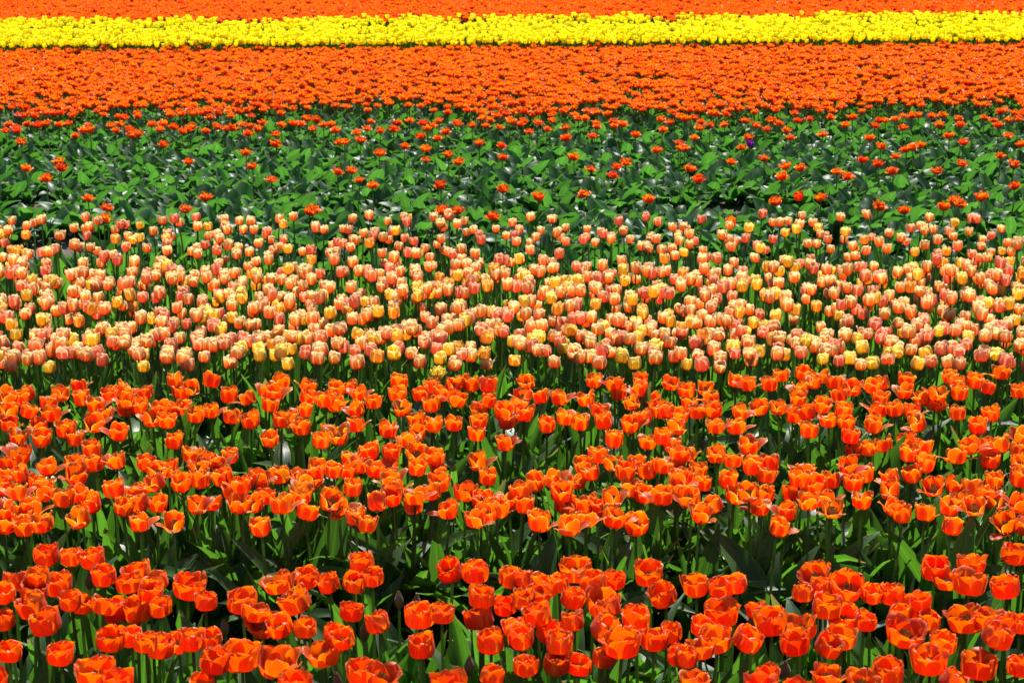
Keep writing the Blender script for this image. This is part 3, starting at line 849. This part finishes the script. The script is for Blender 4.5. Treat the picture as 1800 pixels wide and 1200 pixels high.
def in_view(p, m=.0):
    a, d = across_down(p)
    return -m < a < 1 + m and -m < d < 1 + m

# ------------------------------------------------------------------ outside the frame, the two near beds go on (never seen from here, but a step aside)
def far_plant(head, leaves, h, hh):
    """flower head + stem + leaves as one shape; slots 0 petals, 1 leaf, 2 stem"""
    parts = [head.moved(Matrix.Translation((0, 0, h - hh * .5)), 0)]
    st = stem_shape(0, 0, 4, 2)
    parts.append(st.moved(Matrix.Diagonal((1.1, 1.1, h - hh * .5, 1)), 2))
    a = random.uniform(0, 6.28)
    for k, l in enumerate(leaves):
        parts.append(l.moved(Matrix.Rotation(a + k * 2.4, 4, 'Z'), 1))
    return joined(parts)

def lite_leaves(n, l0, l1, w0, w1, lean0, lean1, b0, b1, seed, nt=5, ns=3, wm=.42, blunt=.85):
    rg = random.Random(seed)
    return [leaf(rg.uniform(l0, l1), rg.uniform(w0, w1), rg.uniform(lean0, lean1), rg.uniform(b0, b1), rg.uniform(.2, .6), rg.uniform(-.8, .8),
                 .005, nt, ns, seed * 50 + i, wm, blunt) for i in range(n)]

def place_rows(pts, nvar, tilt=.06, s0=.92, s1=1.08, h0=.94, h1=1.06):
    out = []
    for q in pts:
        out.append((random.randrange(nvar), q[0], q[1], 0, rr(0, 6.28), abs(random.gauss(0, tilt)), rr(0, 6.28), rr(s0, s1), rr(h0, h1)))
    return out

def rest_of_bed(name, y0, y1, variants, mats, dx, dy, seed, label, hz):
    pts = scatter(y0, y1, .9, dx, dy, seed)
    pts = np.array([q for q in pts if not in_view((q[0], q[1], hz), .03)])
    stuff(name, variants, place_rows(pts, len(variants)), mats, label)

ll = lite_leaves(8, .22, .33, .04, .075, 8, 26, 15, 70, 21)
vr = [far_plant(cup_flower(i, .053, .029, 98, 5, 3, 2.5, 12, .004), random.sample(ll, 3), .46, .05) for i in range(5)]
rest_of_bed('red_tulips', 2.25, 3.5, vr, [M['red'], M['leaf'], M['stem']], .105, .115, 31, 'red-orange tulips that carry the nearest bed on past the picture', .46)
vr = [far_plant(cup_flower(20 + i, .050, .025, 90, 5, 3, 1.9, 16, .003), random.sample(ll, 3), .43, .05) for i in range(5)]
rest_of_bed('orange_tulips', 3.80, 5.08, vr, [M['orange'], M['leaf'], M['stem']], .10, .115, 32, 'orange tulips that carry the second bed on past the picture', .43)

# ------------------------------------------------------------------ third and fourth beds: flamed pink and yellow tulips
G3 = 'flamed pink and yellow tulips of the third bed'
taken = [mm(t) for t in PINK_HEADS] + [mm(t) for t in PINK_BUDS]
named = [(p, t[3]) for p, t in zip(taken, PINK_HEADS)]
dense = scatter(5.34, 6.74, .9, .051, .106, 41, .5, .30)
n1 = value_noise(dense[:, 0] * .8, dense[:, 1] * 1.6, 3.6, 5)
dense = dense[n1 > .15]
sparse = scatter(6.84, 8.04, .9, .082, .130, 42, .5, .35)
n2 = value_noise(sparse[:, 0], sparse[:, 1], 4.2, 6)
sparse = sparse[(n2 > .24) & (RNG.uniform(0, 1, len(sparse)) < .30 + n2)]
dense = keep_clear(dense, taken, .048)
sparse = keep_clear(sparse, taken, .06)
pool = [((q[0], q[1], .425 + rr(-.025, .028)), None) for q in dense] + [((q[0], q[1], .385 + rr(-.02, .02)), None) for q in sparse]
pool.sort(key=lambda e: e[0][1])
vis = [e for e in pool if in_view(e[0], .01)]
room = max(0, 300 - len(named))
singles = named + vis[:room]
chosen = set(id(e) for e in vis[:room])
for p, flag in singles:
    yel = flag == 1 or (flag is None and random.random() < .20)
    o = tulip(p, 'pink', 'peachyellow' if yel else 'pink', .044, rr(.82, 1.06), rr(-.03, .08), (random.randrange(6),) if random.random() < .25 else (),
              near_leaves('pink'), .15)
    note(o, 'yellow-orange tulip in the third bed' if yel else 'pink flamed tulip in the third bed', 'tulip', G3, p)
for t in PINK_BUDS:
    p = mm(t)
    note(bud_plant(p, near_leaves('pink')), 'closed brownish bud at the edge of the pink bed', 'tulip bud', 'closed buds of the pink bed', p)
ll = lite_leaves(10, .22, .32, .034, .058, 5, 20, 8, 50, 22, 6, 3)
for nm, m, share in (('pink_tulips', 'pink', 0), ('peach_yellow_tulips', 'peachyellow', 1)):
    vr = [far_plant(cup_flower(40 + i + 10 * share, .043, .0220, 108, 6, 5, 2.4, 14, .0018), random.sample(ll, 3), .41, .043) for i in range(12)]
    pl = []
    random.seed(77)
    for e in pool:
        yel = random.random() < .2
        row = (random.randrange(12), e[0][0], e[0][1], 0, rr(0, 6.28), abs(random.gauss(0, .10)), rr(0, 6.28), rr(.84, 1.0), e[0][2] / .39)
        if id(e) in chosen or yel != bool(share):
            continue
        pl.append(row)
    stuff(nm, vr, pl, [M[m], M['leaf'], M['stem']],
          'yellow-orange tulips scattered through the back of the pink beds' if share else 'mass of pink and peach tulips at the back of the pink beds')

# ------------------------------------------------------------------ the green bed: picked plants with broad leaves, a few ruffled orange flowers
G5 = 'flowerless tulip plants of the green bed'
green = scatter(8.30, 14.9, .9, .106, .104, 51)
n3 = value_noise(green[:, 0], green[:, 1], 2.4, 8)
green = green[n3 > np.where(green[:, 1] < 10.4, .30, .17)]
gv = sorted([q for q in green if in_view((q[0], q[1], .12), 0) and q[1] > 8.55], key=lambda q: q[1])
ids = set(id(q) for q in gv[:300])
glist = [q for q in green]
picked = {(float(q[0]), float(q[1])) for q in gv[:300]}
STUBS = [to_mesh('stem', stem_shape(*tp), [M['stem']]) for tp in STEM_TIPS[:4]]
rest = []
for q in glist:
    key = (float(q[0]), float(q[1]))
    if key not in picked:
        rest.append(q)
        continue
    root = new_obj('tulip_plant', None, None, (key[0], key[1], 0), (0, 0, rr(0, 6.28)))
    col = (random.random(), random.random(), random.random(), 1)
    new_obj('stem', random.choice(STUBS), root, (0, 0, 0), (0, 0, 0), (1, 1, rr(.07, .15)), col)
    add_leaves(root, [GAP_LEAVES] * random.choice((3, 4, 4, 5)), -.004, col, rr(.9, 1.12))
    note(root, 'flowerless tulip plant with broad green leaves', 'tulip plant', G5, (key[0], key[1], .12))
gl = lite_leaves(18, .14, .21, .058, .094, 12, 50, 30, 105, 23, 8, 5, .50, .62)
vr = []
for i in range(8):
    st = stem_shape(0, 0, 4, 2).moved(Matrix.Diagonal((1, 1, rr(.07, .14), 1)), 1)
    a = rr(0, 6)
    vr.append(joined([l.moved(Matrix.Rotation(a + k * 2.4, 4, 'Z'), 0) for k, l in enumerate(random.sample(gl, 4))] + [st]))
stuff('tulip_foliage', vr, place_rows(rest, 8, .08, .85, 1.12, .9, 1.1), [M['glaucous'], M['stem']], 'broad green leaves of picked tulips at the back of the green bed')

# ------------------------------------------------------------------ ruffled orange double tulips: single ones first, the solid band behind as a mass
G4 = 'ruffled orange tulips of the green bed and the band behind it'
DOUBLES = [to_mesh('flower', double_flower(300 + i, 6, 5), [M['double']]) for i in range(6)]
taken = [mm(t) for t in DOUBLE_HEADS]
band = scatter(12.3, 20.2, .9, .082, .092, 61)
band = band[band[:, 1] < 19.25 + .085 * band[:, 0]]
fade = np.clip((band[:, 1] - 13.2) / 1.7 + (value_noise(band[:, 0], band[:, 1], 2.0, 9) - .5) * 1.0, 0, 1)
band = band[RNG.uniform(0, 1, len(band)) < fade]
trk = (np.abs(band[:, 1] - 16.0 - .02 * band[:, 0]) < .17) & (band[:, 0] > .6) & (value_noise(band[:, 0], band[:, 1] * 0, 1.6, 12) > .30)
band = band[~trk]
band = keep_clear(band, taken, .07)
bl = sorted([(float(q[0]), float(q[1]), .235 + rr(-.02, .02)) for q in band], key=lambda q: q[1])
bvis = [q for q in bl if in_view(q, 0)]
extra = bvis[:max(0, 300 - len(taken))]
ex = set(extra)
for p in taken + extra:
    root = new_obj('ruffled_tulip', None, None, (p[0], p[1], 0), (0, 0, rr(0, 6.28)))
    col = (random.random(), random.random(), random.random(), 1)
    s = rr(.95, 1.18)
    new_obj('stem', STEMS[0], root, (-STEM_TIPS[0][0], -STEM_TIPS[0][1], 0), (0, 0, 0), (1, 1, p[2] - .012), col)
    new_obj('flower', random.choice(DOUBLES), root, (0, 0, p[2] - .017), (rr(-.2, .2), rr(-.2, .2), 0), (s, s, s * rr(.85, 1.05)), col)
    add_leaves(root, [GAP_LEAVES, GAP_LEAVES], 0, col, .95)
    note(root, 'ruffled orange tulip among the green leaves' if p[1] < 13.6 else 'ruffled tulip at the orange band edge', 'tulip', G4, p)
gl2 = lite_leaves(10, .14, .21, .05, .085, 12, 40, 15, 60, 24, 4, 3)
vr = [far_plant(double_flower(400 + i, 4, 3), random.sample(gl2, 3), .235, .036) for i in range(7)]
pl = place_rows([q for q in bl if q not in ex], 7, .07, .92, 1.12, .92, 1.08)
stuff('orange_double_tulips', vr, pl, [M['double'], M['glaucous'], M['stem']], 'solid band of ruffled orange tulips in front of the yellow ones')

for t in PURPLE_HEADS:
    p = mm(t)
    o = tulip(p, 'orange', 'purple', .05, .95, 0, (), [GAP_LEAVES, GAP_LEAVES], name='purple_tulip')
    note(o, 'only purple tulip, in the green bed', 'tulip', 'stray tulips', p)
for t in LONE_RED_HEADS:
    p = mm(t)
    o = tulip(p, 'orange', 'red', .05, 1.05, 0, (), [GAP_LEAVES, GAP_LEAVES], name='red_tulip')
    note(o, 'plain red-orange cup tulip in the green bed', 'tulip', 'stray tulips', p)

# ------------------------------------------------------------------ yellow band
G6 = 'yellow tulips at the near edge of the yellow band'
yl = lite_leaves(8, .16, .25, .04, .06, 5, 20, 10, 45, 25, 3, 3)
YZ = .33
ypts = scatter(17.8, 24.6, 1.2, .080, .090, 71)
ypts = np.array([q for q in ypts if 19.0 + .085 * q[0] < q[1] < 22.8 + .105 * q[0]])
nz = value_noise(ypts[:, 0], ypts[:, 1], 2.6, 15)
thin = (ypts[:, 1] > 20.9 + .09 * ypts[:, 0]) & (nz < .46) & (RNG.uniform(0, 1, len(ypts)) < .85) | (nz < .04)
ypts = ypts[~thin]
vr = [far_plant(cup_flower(500 + i, .050, .026, 92, 5, 3, 2.2, 14, .003), random.sample(yl, 3), YZ, .052) for i in range(6)]
YM = [to_mesh('yellow_tulip', s, [M['yellow'], M['leaf'], M['stem']]) for s in vr]
yy = sorted([(float(q[0]), float(q[1]), YZ) for q in ypts], key=lambda q: q[1] - .085 * q[0])
yvis = [q for q in yy if in_view(q, 0)][:300]
ys_ = set(yvis)
for p in yvis:
    col = (random.random(), random.random(), random.random(), 1)
    o = new_obj('yellow_tulip', random.choice(YM), None, (p[0], p[1], 0), (rr(-.05, .05), rr(-.05, .05), rr(0, 6.28)), (rr(.95, 1.1),) * 3, col)
    note(o, 'bright yellow tulip at the yellow band edge', 'tulip', G6, p)
stuff('yellow_tulips', vr, place_rows([q for q in yy if q not in ys_], 6, .05, .95, 1.12, .93, 1.06), [M['yellow'], M['leaf'], M['stem']],
      'solid bright yellow band of tulips across the field')

# ------------------------------------------------------------------ far orange band, to beyond the top of the picture
fp = scatter(21.8, 36.0, 1.2, .105, .11, 81)
fp = fp[(fp[:, 1] > 23.0 + .105 * fp[:, 0])]
vr = [far_plant(double_flower(600 + i, 3, 3, 1.3), random.sample(gl2, 2), .27, .034) for i in range(5)]
stuff('far_orange_tulips', vr, place_rows(fp, 5, .05, .95, 1.15, .93, 1.08), [M['double'], M['glaucous'], M['stem']], 'far orange band of tulips along the top of the picture')

# ------------------------------------------------------------------ clods and crumbs on the bare soil
def clods():
    rg = np.random.default_rng(91)
    base = []
    for k in range(5):
        t = np.linspace(0, 1, 5)
        a = np.linspace(0, 2 * np.pi, 7, endpoint=False)
        T, A = np.meshgrid(t, a, indexing='ij')
        rad = np.sin(np.pi * (.06 + .88 * T)) * (1 + rg.uniform(-.3, .3, T.shape))
        v = np.stack([rad * np.cos(A) * 1.2, rad * np.sin(A), -np.cos(np.pi * T) * .7 * (1 + 0 * A)], axis=-1).reshape(-1, 3)
        q = [(i * 7 + j, i * 7 + (j + 1) % 7, (i + 1) * 7 + (j + 1) % 7, (i + 1) * 7 + j) for i in range(4) for j in range(7)]
        base.append(Shape(v, q, T * 0, T))
    pl = []
    for _ in range(5000):
        y = rg.uniform(7.9, 13.0)
        x = rg.uniform(-.3, .3) * y + rg.uniform(-.6, .6)
        pl.append((rg.integers(5), x, y, float(ground_z(x, y)), rg.uniform(0, 6.28), 0, 0, rg.uniform(.003, .018) ** 1, rg.uniform(.6, 1)))
    o = stuff('soil_clods', base, pl, [M['clod']], 'crumbs and clods of dry grey soil between the green plants')
    o['category'] = 'soil'
clods()

# ------------------------------------------------------------------ labels: look, bed and place
ONES = ('zero one two three four five six seven eight nine ten eleven twelve thirteen fourteen fifteen sixteen seventeen eighteen nineteen').split()
TENS = ('_ _ twenty thirty forty fifty sixty seventy eighty ninety').split()
def spell(n):
    n = min(max(int(round(n)), 0), 99)
    return ONES[n] if n < 20 else TENS[n // 10] + ('-' + ONES[n % 10] if n % 10 else '')

def write_labels():
    seen = {}
    for n in NOTES:
        o, w, (a, d) = n
        k = w + ', ' + spell(a * 100) + ' percent across, ' + spell(d * 100) + ' percent down'
        seen.setdefault(k, []).append((a, d, o))
    for k, l in seen.items():
        if len(l) == 1:
            l[0][2]['label'] = k
            continue
        wide = max(e[0] for e in l) - min(e[0] for e in l) > .4 * (max(e[1] for e in l) - min(e[1] for e in l))
        l.sort(key=lambda e: e[0] if wide else -e[1])
        words = {2: ('left one', 'right one') if wide else ('nearer one', 'farther one'),
                 3: ('left one', 'middle one', 'right one') if wide else ('nearest one', 'middle one', 'farthest one')}.get(len(l))
        for i, e in enumerate(l):
            e[2]['label'] = k + ', ' + (words[i] if words else ('first', 'second', 'third', 'fourth', 'fifth', 'sixth', 'seventh')[min(i, 6)] + (' rightward' if wide else ' back'))
write_labels()
